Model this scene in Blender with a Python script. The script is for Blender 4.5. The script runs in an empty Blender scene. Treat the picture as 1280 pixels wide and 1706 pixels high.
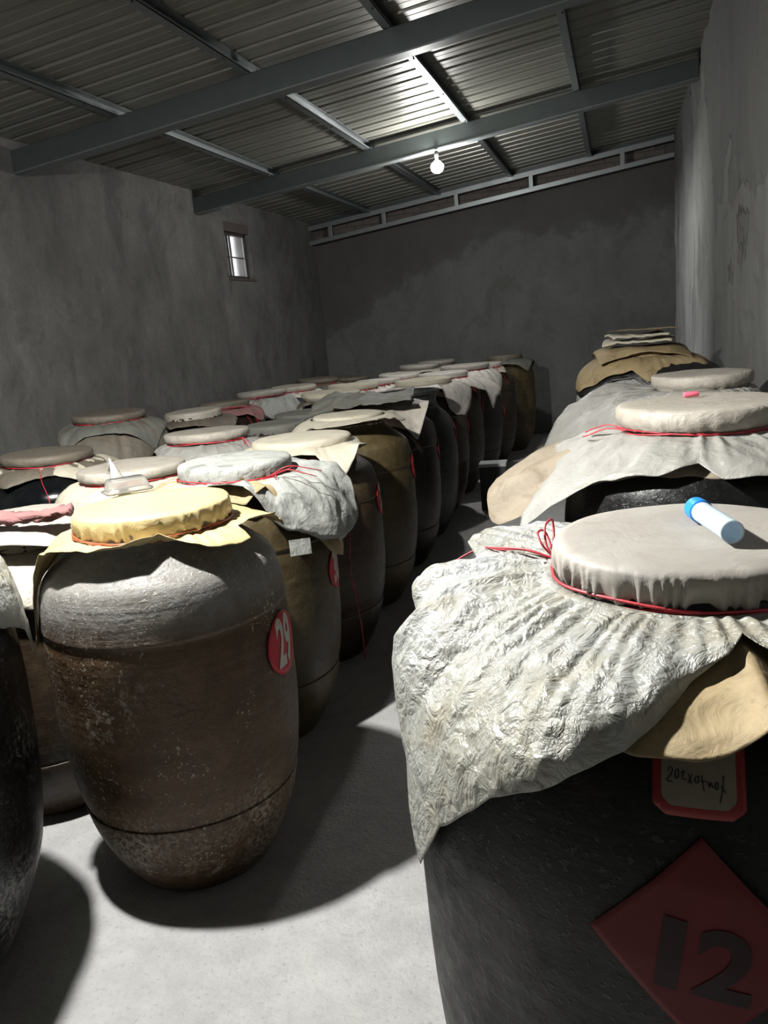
import bpy, bmesh, math, random
from mathutils import Vector, Matrix, noise
sin, cos, pi, rad = math.sin, math.cos, math.pi, math.radians
random.seed(7)
S = bpy.context.scene
COL = S.collection

# ------------------------------------------------------------------ camera
cam_d = bpy.data.cameras.new('camera')
cam = bpy.data.objects.new('camera', cam_d); COL.objects.link(cam)
cam_d.sensor_fit = 'VERTICAL'; cam_d.sensor_height = 36.0; cam_d.lens = 36.0*1340/1706
cam_d.clip_start = 0.02; cam_d.clip_end = 200
Rm = Matrix(((0.9575, 0.0254, 0.2872), (0.2735, 0.2353, -0.9327), (-0.0912, 0.9716, 0.2183))).to_quaternion().to_matrix()
cam.matrix_world = Matrix.Translation((0, 0, 1.62)) @ Rm.to_4x4()
S.camera = cam

# ------------------------------------------------------------------ world, exposure
W = bpy.data.worlds.new('overcast_sky'); S.world = W; W.use_nodes = True
bgn = W.node_tree.nodes['Background']; bgn.inputs[0].default_value = (0.86, 0.90, 0.95, 1); bgn.inputs[1].default_value = 5.0
S.view_settings.view_transform = 'Standard'; S.view_settings.look = 'None'
S.view_settings.gamma = 1.0; S.view_settings.use_curve_mapping = False
S.view_settings.exposure = 0.0
LAMP_NEAR = (-1.62, 1.69, 2.62); POWER_NEAR = 480.0
LAMP_FAR = (-1.62, 8.0, 3.09); POWER_FAR = 108.0
LAMP_COLOR = (1.0, 0.985, 0.95)

# ------------------------------------------------------------------ material helper
class NT:
    def __init__(s, name):
        s.m = bpy.data.materials.new(name); s.m.use_nodes = True
        s.t = s.m.node_tree; s.b = s.t.nodes['Principled BSDF']
        s.tc = s.t.nodes.new('ShaderNodeTexCoord')
        s.obj = s.tc.outputs['Object']
    def n(s, k): return s.t.nodes.new('ShaderNode'+k)
    def put(s, sock, v):
        if isinstance(v, bpy.types.NodeSocket): s.t.links.new(v, sock)
        elif isinstance(v, (tuple, list)) and len(v) == 3 and sock.type == 'RGBA': sock.default_value = (*v, 1)
        else: sock.default_value = v
    def mapping(s, scale=(1, 1, 1), vec=None, rnd=False):
        m = s.n('Mapping'); s.put(m.inputs['Vector'], vec or s.obj); m.inputs['Scale'].default_value = scale
        if rnd:
            oi = s.n('ObjectInfo'); mu = s.math('MULTIPLY', oi.outputs['Random'], 37.0); s.put(m.inputs['Location'], mu)
        return m.outputs[0]
    def noise(s, scale, detail=4, rough=.55, vec=None, dist=0):
        t = s.n('TexNoise'); s.put(t.inputs['Vector'], vec or s.obj); t.inputs['Scale'].default_value = scale
        t.inputs['Detail'].default_value = detail; t.inputs['Roughness'].default_value = rough; t.inputs['Distortion'].default_value = dist
        return t.outputs['Fac']
    def vor(s, scale, feature='F1', vec=None):
        t = s.n('TexVoronoi'); t.feature = feature; s.put(t.inputs['Vector'], vec or s.obj); t.inputs['Scale'].default_value = scale
        return t.outputs['Distance']
    def ramp(s, fac, pts):
        r = s.n('ValToRGB'); e = r.color_ramp.elements
        while len(e) < len(pts): e.new(.5)
        for k, (p, c) in zip(e, pts):
            k.position = p; k.color = (*c, 1) if isinstance(c, (tuple, list)) else (c, c, c, 1)
        s.put(r.inputs[0], fac); return r.outputs[0]
    def mix(s, fac, a, b, mode='MIX'):
        m = s.n('MixRGB'); m.blend_type = mode
        s.put(m.inputs[0], fac); s.put(m.inputs[1], a); s.put(m.inputs[2], b); return m.outputs[0]
    def math(s, op, a, b=0.0, clamp=False):
        m = s.n('Math'); m.operation = op; m.use_clamp = clamp; s.put(m.inputs[0], a); s.put(m.inputs[1], b); return m.outputs[0]
    def xyz(s, vec=None):
        q = s.n('SeparateXYZ'); s.put(q.inputs[0], vec or s.obj); return q.outputs
    def bump(s, h, strength=.4, dist=.01, normal=None):
        b = s.n('Bump'); s.put(b.inputs['Height'], h); b.inputs['Strength'].default_value = strength; b.inputs['Distance'].default_value = dist
        if normal: s.put(b.inputs['Normal'], normal)
        return b.outputs[0]
    def done(s, color, rough=.7, metal=0.0, normal=None, **kw):
        s.put(s.b.inputs['Base Color'], color); s.put(s.b.inputs['Roughness'], rough); s.put(s.b.inputs['Metallic'], metal)
        if normal: s.put(s.b.inputs['Normal'], normal)
        for k, v in kw.items(): s.put(s.b.inputs[k.replace('_', ' ')], v)
        return s.m

def plain(name, c, rough=.6, metal=0.0, var=.12, sc=18, **kw):
    t = NT(name); n = t.noise(sc, 4)
    col = t.mix(n, tuple(x*(1-var) for x in c), tuple(min(1, x*(1+var)) for x in c))
    return t.done(col, rough, metal, t.bump(t.noise(sc*4, 3), .15, .003), **kw)

def plaster(name, dark, light, stain, seed=0, streak=1.0, relief=.5, boundary=False, peeled_lit=False):
    t = NT(name)
    g = t.tc.outputs['Object']
    a = t.noise(.9, 6, .62, t.mapping((1, 1, 1/streak), g), .6)
    b = t.noise(4.5, 6, .65, t.mapping((1, 1, .55/streak), g), .4)
    c = t.noise(38, 4, .6, g)
    f = t.math('ADD', t.math('MULTIPLY', a, .6), t.math('MULTIPLY', b, .4))
    col = t.ramp(f, [(.36, dark), (.50, tuple((x+y)/2 for x, y in zip(dark, light))), (.63, light)])
    st = t.ramp(t.noise(1.7, 8, .7, t.mapping((1, 1, .8), g), 1.2), [(.53, 0.0), (.60, 1.0)])
    col = t.mix(t.math('MULTIPLY', st, .45), col, stain)
    col = t.mix(t.ramp(c, [(.35, .35), (.7, 0.0)]), col, dark)
    h = t.math('ADD', t.math('MULTIPLY', b, 1.0), t.math('MULTIPLY', c, .25))
    if boundary:
        x, y, z = t.xyz(g)[:3]
        dx = t.math('MULTIPLY', t.math('SUBTRACT', -1.4, x), 1/2.8, True)
        line = t.math('SUBTRACT', 2.80, t.math('MULTIPLY', t.math('POWER', dx, 1.4), 1.25))
        line = t.math('ADD', line, t.math('MULTIPLY', t.math('SUBTRACT', t.noise(2.2, 7, .65), .5), .9))
        dd = t.math('SUBTRACT', z, line)
        up = t.math('ADD', t.math('MULTIPLY', dd, 5), .5, True)
        up2 = t.ramp(t.math('ABSOLUTE', dd), [(0, .35), (.09, 0)])
        col = t.mix(t.math('MULTIPLY', up, .74), col, t.mix(f, tuple(x*.6 for x in stain), tuple(x*1.0 for x in stain)))
        col = t.mix(up2, col, tuple(v*.5 for v in dark))
    if peeled_lit:
        # scaled-off plaster with ragged edges
        p = t.noise(.55, 7, .55, t.mapping((1, 1.1, .8), g), .5)
        pe = t.ramp(p, [(.505, 0.0), (.515, 1.0)])
        ed = t.math('MULTIPLY', t.ramp(t.math('ABSOLUTE', t.math('SUBTRACT', p, .51)), [(0, .8), (.006, 0)]), t.ramp(t.noise(1.4, 2), [(.48, 0), (.56, 1)]))
        vs = t.noise(16, 5, .6, t.mapping((1, 1, .12), g), .2)
        col = t.mix(t.math('MULTIPLY', vs, .55), col, tuple(x*1.25 for x in light))
        col = t.mix(t.math('MULTIPLY', pe, .40), col, dark)
        col = t.mix(ed, col, tuple(x*.35 for x in dark))
        h = t.math('ADD', h, t.math('MULTIPLY', pe, -1.4))
    if peeled_lit:
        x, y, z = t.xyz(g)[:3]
        k = t.math('MULTIPLY', t.math('MULTIPLY', t.math('SUBTRACT', y, 7.0), .6, True), t.math('MULTIPLY', t.math('SUBTRACT', 3.2, z), 1.3, True))  # far bulb's light painted into the colour of the whitish corner plaster
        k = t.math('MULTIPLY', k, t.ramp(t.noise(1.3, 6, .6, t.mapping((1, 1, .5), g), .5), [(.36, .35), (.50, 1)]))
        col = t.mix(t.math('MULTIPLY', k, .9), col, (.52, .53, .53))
    return t.done(col, .88, 0, t.bump(h, relief, .03))

def concrete_floor():
    t = NT('floor_concrete')
    a = t.noise(1.1, 5, .6, None, .3); b = t.noise(9, 6, .7); c = t.noise(70, 3, .6)
    col = t.ramp(t.math('ADD', t.math('MULTIPLY', a, .5), t.math('MULTIPLY', b, .5)), [(.36, (.28, .278, .274)), (.62, (.41, .408, .404))])
    col = t.mix(t.ramp(c, [(.28, .5), (.42, 0)]), col, (.16, .15, .14))
    dots = t.ramp(t.vor(11), [(.03, .9), (.05, 0)])
    keep = t.ramp(t.noise(3, 2), [(.52, 0), (.56, 1)])
    col = t.mix(t.math('MULTIPLY', dots, keep), col, (.06, .05, .04))
    cr = t.ramp(t.math('ABSOLUTE', t.math('SUBTRACT', t.noise(1.6, 7, .6, None, .8), .47)), [(0, .55), (.003, 0)])
    keep2 = t.ramp(t.noise(1.3, 2), [(.5, 0), (.6, 1)])
    col = t.mix(t.math('MULTIPLY', cr, keep2), col, (.2, .19, .18))
    col = t.mix(t.ramp(t.noise(2.3, 8, .7, None, 1.0), [(.50, 0), (.64, .35)]), col, (.40, .395, .375))
    h = t.math('ADD', t.math('MULTIPLY', b, .8), t.math('MULTIPLY', c, .3))
    return t.done(col, .62, 0, t.bump(h, .6, .02))

def glaze(name, dark, mid, olive, rough=.38, speck=.3, shoulder=None, low=None, bumpy=.3):
    t = NT(name)
    dark, mid, olive = (tuple(x*.62 for x in q) for q in (dark, mid, olive))
    v = t.mapping((1, 1, 1), rnd=True)
    t.b.inputs['Specular IOR Level'].default_value = .32
    a = t.noise(3.2, 5, .6, v, .5); b = t.noise(24, 5, .65, v)
    rings = t.noise(1.0, 5, .6, t.mapping((1.2, 1.2, 34), rnd=True))
    col = t.ramp(t.math('ADD', t.math('MULTIPLY', a, .65), t.math('MULTIPLY', b, .35)), [(.38, dark), (.52, mid), (.66, olive)])
    col = t.mix(t.ramp(rings, [(.42, .28), (.6, 0)]), col, dark)
    z = t.xyz()[2]
    sp = t.ramp(t.noise(95, 3, .55, v), [(.58, 0), (.66, 1)])
    where = t.ramp(t.noise(4.5, 5, .7, v, .6), [(.47, 0), (.62, 1)])
    spf = t.math('MULTIPLY', t.math('MULTIPLY', sp, where), speck)
    if shoulder:
        zz = t.math('ADD', z, t.math('MULTIPLY', t.math('SUBTRACT', t.noise(7, 5), .5), .08))
        f = t.math('MULTIPLY', t.math('SUBTRACT', zz, .84), 9, True)
        f2 = t.math('MULTIPLY', f, t.ramp(b, [(.3, .55), (.6, 1)]))
        col = t.mix(f2, col, shoulder)
    if low:
        f = t.math('MULTIPLY', t.math('SUBTRACT', .42, z), 5, True)
        sp2 = t.ramp(t.noise(75, 4, .65, v), [(.46, 0), (.56, 1)])
        col = t.mix(t.math('MULTIPLY', t.math('MULTIPLY', f, sp2), t.ramp(t.noise(3, 4, .6, v), [(.4, .0), (.6, .9)])), col, low)
        # crust around the waist
        f3 = t.ramp(t.math('ABSOLUTE', t.math('SUBTRACT', z, .66)), [(.02, 1), (.15, 0)])
        sp3 = t.ramp(t.noise(50, 5, .72, v), [(.53, 0), (.58, 1)])
        col = t.mix(t.math('MULTIPLY', t.math('MULTIPLY', f3, sp3), t.ramp(t.noise(2.5, 4, .6, v), [(.47, 0), (.6, .9)])), col, low)
    col = t.mix(spf, col, (.40, .37, .32))
    h = t.math('ADD', t.math('MULTIPLY', b, .8), t.math('ADD', t.math('MULTIPLY', rings, .45), t.math('MULTIPLY', sp, .3)))
    rg = t.ramp(b, [(.3, rough*.8), (.7, min(1, rough*1.35))])
    return t.done(col, rg, 0, t.bump(h, bumpy, .01))

def paper(name, c, c2, grime=(.16, .13, .10), rough=.75, dirt=.35, crinkle=.35, trans=.12, csc=14):
    t = NT(name)
    c = tuple(x*.66 for x in c); c2 = tuple(x*.66 for x in c2); grime = tuple(x*.66 for x in grime)
    v = t.mapping((1, 1, 1), rnd=True)
    a = t.noise(4, 5, .6, v, .5)
    col = t.mix(t.ramp(a, [(.35, 0), (.65, 1)]), c, c2)
    d = t.ramp(t.noise(9, 7, .7, v, .6), [(.50, 0), (.66, 1)])
    d2 = t.ramp(t.noise(60, 3, .6, v), [(.62, 0), (.72, .7)])
    col = t.mix(t.math('MULTIPLY', d, dirt), col, grime)
    col = t.mix(t.math('MULTIPLY', d2, dirt), col, grime)
    w = t.noise(csc*.5, 3, .5, v, 0)
    vv = t.mix(min(.16, .55/csc), v, t.mix(1, (0, 0, 0), t_noise_color(t, csc*.5, v), 'ADD'))
    f = t.vor(csc, 'DISTANCE_TO_EDGE', vv); f2 = t.vor(csc*2.7, 'DISTANCE_TO_EDGE', vv)
    rn_ = t.noise(csc*.9, 6, .6, v, .8)
    rg_ = t.math('ABSOLUTE', t.math('SUBTRACT', rn_, .5))
    h = t.math('ADD', t.math('MULTIPLY', f, .5), t.math('ADD', t.math('MULTIPLY', f2, .25), t.math('MULTIPLY', rg_, 1.6)))
    m = t.done(col, rough, 0, t.bump(h, crinkle, .02))
    if trans:
        t.b.inputs['Transmission Weight'].default_value = 0
        tr = t.n('BsdfTranslucent'); t.put(tr.inputs[0], col)
        mx = t.n('MixShader'); mx.inputs[0].default_value = trans
        out = [x for x in t.t.nodes if x.type == 'OUTPUT_MATERIAL'][0]
        t.t.links.new(t.b.outputs[0], mx.inputs[1]); t.t.links.new(tr.outputs[0], mx.inputs[2]); t.t.links.new(mx.outputs[0], out.inputs[0])
    return m
def t_noise_color(t, sc, v):
    n = t.n('TexNoise'); t.put(n.inputs['Vector'], v); n.inputs['Scale'].default_value = sc; n.inputs['Detail'].default_value = 3
    return n.outputs['Color']

MT = {}
MT['wall_l'] = plaster('plaster_left', (.060, .060, .057), (.152, .150, .146), (.046, .043, .041), streak=1.1)
MT['wall_b'] = plaster('plaster_back', (.080, .083, .080), (.135, .140, .135), (.062, .055, .050), boundary=True)
MT['wall_r'] = plaster('plaster_right', (.036, .036, .034), (.125, .127, .123), (.038, .036, .034), streak=1.8, relief=.6, peeled_lit=True)
MT['wall_f'] = plaster('plaster_front', (.07, .07, .068), (.12, .12, .115), (.06, .06, .055))
MT['floor'] = concrete_floor()
MT['sheet_metal'] = plain('zinc_sheet', (.20, .20, .175), .42, .35, .10, 3)
MT['steel'] = plain('galvanised_steel', (.085, .10, .10), .45, .5, .15, 10)
MT['steel_b'] = plain('bright_steel', (.20, .22, .225), .40, .6, .12, 10)
MT['dark_steel'] = plain('dark_steel', (.05, .055, .055), .5, .5)
MT['brick'] = plain('grey_brick', (.10, .085, .075), .9, 0, .4, 6)
MT['alu'] = plain('window_frame_dark', (.06, .045, .04), .5, .2)
MT['lintel'] = plain('lintel_concrete', (.07, .055, .05), .9)
MT['cord_red'] = plain('red_cord', (.42, .022, .035), .45, 0, .25, 60)
MT['cord_orange'] = plain('rust_red_cord', (.36, .075, .03), .5, 0, .25, 60)
MT['sticker'] = plain('sticker_red', (.40, .008, .02), .6, 0, .1, 20)
MT['white_print'] = plain('white_print', (.42, .40, .36), .5, 0, .06)
MT['black_ink'] = plain('black_ink', (.008, .008, .008), .6)
MT['faded_ink'] = plain('faded_black_ink', (.028, .010, .010), .7)
MT['diamond'] = plain('red_paper', (.13, .010, .010), .7, 0, .25, 14)
MT['label_red'] = plain('label_red', (.24, .022, .022), .55)
MT['label_cream'] = plain('label_cream', (.27, .24, .19), .7, 0, .3, 25)

MT['g29'] = glaze('glaze_mouldy_brown', (.070, .038, .019), (.135, .083, .043), (.20, .135, .068), .50, 1.0, shoulder=(.20, .195, .185), low=(.30, .27, .22), bumpy=.6)
MT['brown'] = glaze('glaze_brown', (.030, .017, .010), (.065, .042, .024), (.12, .088, .045), .40, .12)
MT['olive'] = glaze('glaze_olive', (.060, .042, .018), (.105, .078, .035), (.17, .13, .065), .42, .08)
MT['darkbrown'] = glaze('glaze_dark_brown', (.014, .009, .007), (.030, .020, .015), (.055, .042, .032), .34, .1)
MT['slate'] = glaze('glaze_slate', (.022, .024, .024), (.045, .049, .048), (.075, .08, .078), .35, .1)
MT['black'] = glaze('glaze_black', (.005, .005, .005), (.010, .010, .010), (.022, .022, .021), .34, .06)
MT['blackmould'] = glaze('glaze_black_mouldy', (.006, .006, .006), (.012, .012, .012), (.03, .03, .028), .32, .5, low=(.26, .26, .24))
MT['black12'] = glaze('glaze_black_dusty', (.006, .006, .006), (.013, .013, .012), (.050, .045, .038), .45, .08)
MT['blackgloss'] = glaze('glaze_black_gloss', (.004, .005, .006), (.007, .008, .009), (.012, .013, .013), .12, 0, bumpy=.05)
MT['bluegrey'] = glaze('glaze_blue_grey', (.12, .13, .15), (.18, .20, .23), (.22, .24, .27), .25, 0, bumpy=.05)

MT['gold'] = paper('gold_kraft_film', (.66, .52, .25), (.74, .60, .31), rough=.30, dirt=.08, crinkle=.25, trans=.05)
MT['cream'] = paper('cream_paper', (.76, .71, .57), (.68, .62, .48), dirt=.2)
MT['kraft'] = paper('kraft_paper', (.46, .345, .17), (.53, .41, .23), grime=(.14, .09, .04), dirt=.45, crinkle=.25)
MT['oldpaper'] = paper('old_brown_paper', (.40, .33, .24), (.48, .41, .31), grime=(.15, .10, .06), dirt=.5)
MT['beige'] = paper('beige_film', (.56, .51, .43), (.64, .59, .51), dirt=.28, rough=.5)
MT['lidgrey'] = paper('stained_paper', (.46, .42, .37), (.53, .50, .45), dirt=.18, rough=.6, crinkle=.2, csc=9)
MT['greypaper'] = paper('mildewed_paper', (.42, .43, .40), (.52, .53, .49), grime=(.05, .05, .045), dirt=.62, rough=.8)
MT['greygreen'] = paper('grey_film', (.17, .175, .15), (.25, .245, .21), dirt=.35, rough=.65)
MT['white'] = paper('white_film', (.88, .83, .76), (.80, .76, .70), dirt=.14, rough=.42, crinkle=.5, trans=.2)
MT['plastic'] = paper('crumpled_white_plastic', (.50, .495, .425), (.56, .585, .58), grime=(.46, .38, .23), dirt=.45, rough=.24, crinkle=.6, trans=.15, csc=22)
MT['plastic_soft'] = paper('dull_white_plastic', (.46, .45, .41), (.55, .54, .50), grime=(.22, .2, .16), dirt=.3, rough=.42, crinkle=.45, trans=.15, csc=13)
MT['dim'] = paper('dusty_brown_film', (.17, .145, .11), (.22, .19, .145), dirt=.3, rough=.6)
MT['blackfilm'] = paper('black_film', (.012, .012, .012), (.02, .02, .02), dirt=.1, rough=.4, trans=0)
MT['pink'] = paper('pink_cloth', (.30, .13, .13), (.38, .19, .18), dirt=.2, rough=.9)

def glassy(name, c, rough, trans=.9, ior=1.45):
    t = NT(name); return t.done(c, rough, 0, None, Transmission_Weight=trans, IOR=ior)
MT['frosted'] = glassy('frosted_plastic', (.70, .82, .92), .35, .45)
MT['shade'] = plain('enamel_shade', (.05, .09, .06), .4)
MT['clear'] = glassy('clear_plastic', (.96, .96, .93), .08, .92, 1.4)
MT['pane'] = glassy('dusty_glass', (.95, .93, .92), .22, .95, 1.45)
MT['blue'] = plain('blue_plastic', (.015, .22, .72), .35)
MT['rosepink'] = plain('pink_plastic', (.80, .14, .22), .45)

def emit(name, strength, c):
    m = bpy.data.materials.new(name); m.use_nodes = True; nt = m.node_tree
    nt.nodes.remove(nt.nodes['Principled BSDF']); e = nt.nodes.new('ShaderNodeEmission')
    e.inputs[0].default_value = (*c, 1); e.inputs[1].default_value = strength
    nt.links.new(e.outputs[0], nt.nodes['Material Output'].inputs[0]); return m

# ------------------------------------------------------------------ object helpers
def obj(name, verts, faces, mat, parent=None, loc=(0, 0, 0), smooth=False, kind=None):
    me = bpy.data.meshes.new(name); me.from_pydata([tuple(v) for v in verts], [], faces); me.update()
    if smooth: me.polygons.foreach_set('use_smooth', [True]*len(me.polygons))
    if mat: me.materials.append(mat)
    return link(name, me, parent, loc, kind)
def link(name, me, parent=None, loc=(0, 0, 0), kind=None):
    o = bpy.data.objects.new(name, me); COL.objects.link(o); o.location = loc
    if parent: o.parent = parent
    if kind: o['kind'] = kind
    return o
def tag(o, label, cat, group=None):
    o['label'] = label; o['category'] = cat
    if group: o['group'] = group
    return o
def empty(name, loc, label, cat, group=None, rz=0):
    o = bpy.data.objects.new(name, None); COL.objects.link(o); o.location = loc; o.rotation_euler = (0, 0, rz)
    o.empty_display_size = .1
    return tag(o, label, cat, group)
def boxes(bs):
    V, F = [], []
    for x0, x1, y0, y1, z0, z1 in bs:
        n = len(V)
        V += [(x0, y0, z0), (x1, y0, z0), (x1, y1, z0), (x0, y1, z0), (x0, y0, z1), (x1, y0, z1), (x1, y1, z1), (x0, y1, z1)]
        F += [tuple(n+i for i in f) for f in ((0, 3, 2, 1), (4, 5, 6, 7), (0, 1, 5, 4), (1, 2, 6, 5), (2, 3, 7, 6), (3, 0, 4, 7))]
    return V, F
def bevel(o, w=.004, seg=2):
    m = o.modifiers.new('bevel', 'BEVEL'); m.width = w; m.segments = seg; m.limit_method = 'ANGLE'
    return o
def solid(o, th=.0014):
    m = o.modifiers.new('thickness', 'SOLIDIFY'); m.thickness = th; m.offset = 0
    return o
def tube(pts, r, seg=6, closed=False):
    V, F = [], []; n = len(pts); pts = [Vector(p) for p in pts]
    for i, p in enumerate(pts):
        a = pts[(i-1) % n] if (closed or i) else p; b = pts[(i+1) % n] if (closed or i < n-1) else p
        d = (b-a).normalized() if (b-a).length > 1e-9 else Vector((0, 0, 1))
        u = d.cross(Vector((0, 0, 1)));
        if u.length < .05: u = d.cross(Vector((1, 0, 0)))
        u.normalize(); w = d.cross(u)
        rr = r(i/(n-1)) if callable(r) else r
        for k in range(seg):
            t = 2*pi*k/seg; V.append(p+u*cos(t)*rr+w*sin(t)*rr)
    m = n if closed else n-1
    for i in range(m):
        for k in range(seg):
            a, b = i*seg+k, i*seg+(k+1) % seg; c, d = ((i+1) % n)*seg+(k+1) % seg, ((i+1) % n)*seg+k
            F.append((a, b, c, d))
    if not closed:
        F.append(tuple(range(seg))[::-1]); F.append(tuple((n-1)*seg+k for k in range(seg)))
    return V, F
def merge(*vf):
    V, F = [], []
    for v, f in vf:
        n = len(V); V += list(v); F += [tuple(n+i for i in q) for q in f]
    return V, F
def lathe(prof, seg, wob=0, seed=0, cap0=True, cap1=True):
    V, F = [], []
    for j, (r, z) in enumerate(prof):
        for i in range(seg):
            t = 2*pi*i/seg
            w = 1+wob*noise.noise(Vector((cos(t)*1.3+seed, sin(t)*1.3, z*2.2)))
            V.append((r*w*cos(t), r*w*sin(t), z))
    for j in range(len(prof)-1):
        for i in range(seg):
            a, b = j*seg+i, j*seg+(i+1) % seg
            F.append((a, b, b+seg, a+seg))
    if cap0: F.append(tuple(range(seg))[::-1])
    if cap1: F.append(tuple((len(prof)-1)*seg+i for i in range(seg)))
    return V, F
def smooth_prof(pts, n=4):
    out = []
    for i in range(len(pts)-1):
        p0 = pts[max(i-1, 0)]; p1 = pts[i]; p2 = pts[i+1]; p3 = pts[min(i+2, len(pts)-1)]
        for k in range(n):
            t = k/n
            out.append(tuple(.5*((2*p1[a])+(-p0[a]+p2[a])*t+(2*p0[a]-5*p1[a]+4*p2[a]-p3[a])*t*t+(-p0[a]+3*p1[a]-3*p2[a]+p3[a])*t**3) for a in (0, 1)))
    out.append(pts[-1]); return out

# ------------------------------------------------------------------ room
XL, XR, YB, YF = -4.22, .70, 11.57, -3.6
def zr(x): return 3.22+.1*(x-XL)          # underside of the roof sheets
def st(o): o['kind'] = 'structure'; return o
V, F = boxes([(XL-.25, XR+.25, YF-.25, YB+.25, -.12, 0)])
st(obj('floor', V, F, MT['floor']))
WY0, WY1, WZ0, WZ1 = 8.64, 9.29, 2.375, 2.985
V, F = boxes([(XL-.24, XL, YF-.25, WY0, 0, 3.24), (XL-.24, XL, WY1, YB+.25, 0, 3.24), (XL-.24, XL, WY0, WY1, 0, WZ0), (XL-.24, XL, WY0, WY1, WZ1, 3.24)])
wl = st(obj('wall_left', V, F, MT['wall_l']))
def slopewall(name, y0, y1, mat):
    x0, x1 = XL-.24, XR+.24
    V = [(x0, y0, 0), (x1, y0, 0), (x1, y1, 0), (x0, y1, 0), (x0, y0, zr(x0)+.02), (x1, y0, zr(x1)+.02), (x1, y1, zr(x1)+.02), (x0, y1, zr(x0)+.02)]
    return st(obj(name, V, [(0, 3, 2, 1), (4, 5, 6, 7), (0, 1, 5, 4), (1, 2, 6, 5), (2, 3, 7, 6), (3, 0, 4, 7)], mat))
wb = slopewall('wall_back', YB, YB+.24, MT['wall_b'])
slopewall('wall_front', YF-.24, YF, MT['wall_f'])
# right wall: finely meshed, uneven trowelled render
NY, NZ = 150, 60
V, F = [], []
for j in range(NZ+1):
    for i in range(NY+1):
        y = YF-.1+(YB-YF+.2)*i/NY; z = (zr(XR)+.02)*j/NZ
        p = Vector((y*.9, z*.6, 3.3)); q = noise.fractal(p, 1.0, 2.0, 4)
        step = 1 if noise.fractal(Vector((y*.8+9, z*.55, 0)), .9, 2.1, 6) > .10 else 0
        V.append((XR+.012*q+.012*step, y, z))
for j in range(NZ):
    for i in range(NY):
        a = j*(NY+1)+i; F.append((a, a+NY+1, a+NY+2, a+1))
n0 = len(V); V2, F2 = boxes([(XR+.03, XR+.26, YF-.24, YB+.24, 0, zr(XR)+.05)])
V += V2; F += [tuple(n0+i for i in f) for f in F2]
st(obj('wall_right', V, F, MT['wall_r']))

# grey bricks above the plaster of the back wall
bw, bh = .235, .058
bv, bf = boxes([(-bw/2, bw/2, -.012, .02, 0, bh)])
bme = bpy.data.meshes.new('brick'); bme.from_pydata(bv, [], bf); bme.materials.append(MT['brick'])
for row in range(12):
    z = 2.98+row*.071
    x = XL+.13+(row % 2)*.12
    while x < XR-.12:
        lowline = 2.965+.098*(x-XL)
        if lowline < z and z+bh < zr(x)-.02:
            b = link('brick', bme, wb, (x, YB, z)); b.location.y += random.uniform(-.004, .006); b.rotation_euler.z = random.uniform(-.02, .02)
        x += .247
# roof: corrugated sheets
ceiling = st(empty('ceiling', (0, 0, 0), 'x', 'x')); del ceiling['label']; del ceiling['category']
pitch = .215; x0, x1 = XL-.24, XR+.24
def sheet_mesh(nr):
    prof = []
    for k in range(nr):
        b = k*pitch
        prof += [(b, 0), (b+.060, 0), (b+.066, .004), (b+.072, 0), (b+.150, 0), (b+.160, .036), (b+.196, .036), (b+.206, 0)]
    prof.append((nr*pitch+.01, 0))
    V, F = [], []
    for (y, dz) in prof:
        V += [(x0, y, zr(x0)+dz), (x1, y, zr(x1)+dz)]
    for (y, dz) in prof:
        V += [(x0, y, zr(x0)+dz+.006), (x1, y, zr(x1)+dz+.006)]
    n = len(prof)
    for i in range(n-1):
        F.append((2*i, 2*i+1, 2*i+3, 2*i+2)); m = 2*n
        F.append((m+2*i, m+2*i+2, m+2*i+3, m+2*i+1))
    F.append((0, 2*n, 2*n+1, 1)); F.append((2*n-2, 2*n-1, 4*n-1, 4*n-2))
    me = bpy.data.meshes.new('roof_sheet'); me.from_pydata(V, [], F); me.materials.append(MT['sheet_metal']); return me
sm = sheet_mesh(4)
y = YF-.25; k = 0
while y < YB+.25:
    link('roof_sheet', sm, ceiling, (0, y, 0 if k % 2 else .002)); y += 4*pitch; k += 1

def slope_bar(name, y0, y1, top, bot, mat, xa=XL-.0, xb=XR, parent=None):
    V = []
    for y in (y0, y1):
        for x in (xa, xb):
            V += [(x, y, zr(x)-top), (x, y, zr(x)-bot)]
    F = [(0, 1, 3, 2), (4, 6, 7, 5), (0, 4, 5, 1), (2, 3, 7, 6), (0, 2, 6, 4), (1, 5, 7, 3)]
    return obj(name, V, F, mat, parent)
tr = 0
for nm, yc, side in (('near', 5.38, 1), ('far', 8.06, 1), ('nearest', 2.7, 1)):
    b = empty('roof_beam', (0, 0, 0), {'near': 'grey steel rafter beam across the ceiling, nearer to the viewer', 'far': 'grey steel rafter beam across the ceiling, from which the lit bulb hangs', 'nearest': 'grey steel rafter beam overhead at the front of the room'}[nm], 'beam', 'rafter beams')
    o = slope_bar('box_section', yc-.05, yc+.05, .075, .235, MT['steel'], parent=b); bevel(o, .006)
    slope_bar('flange', yc-.056, yc+.056, .228, .239, MT['steel_b'], parent=b)
PX = [-3.32, -2.30, -1.33, -.32]
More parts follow.
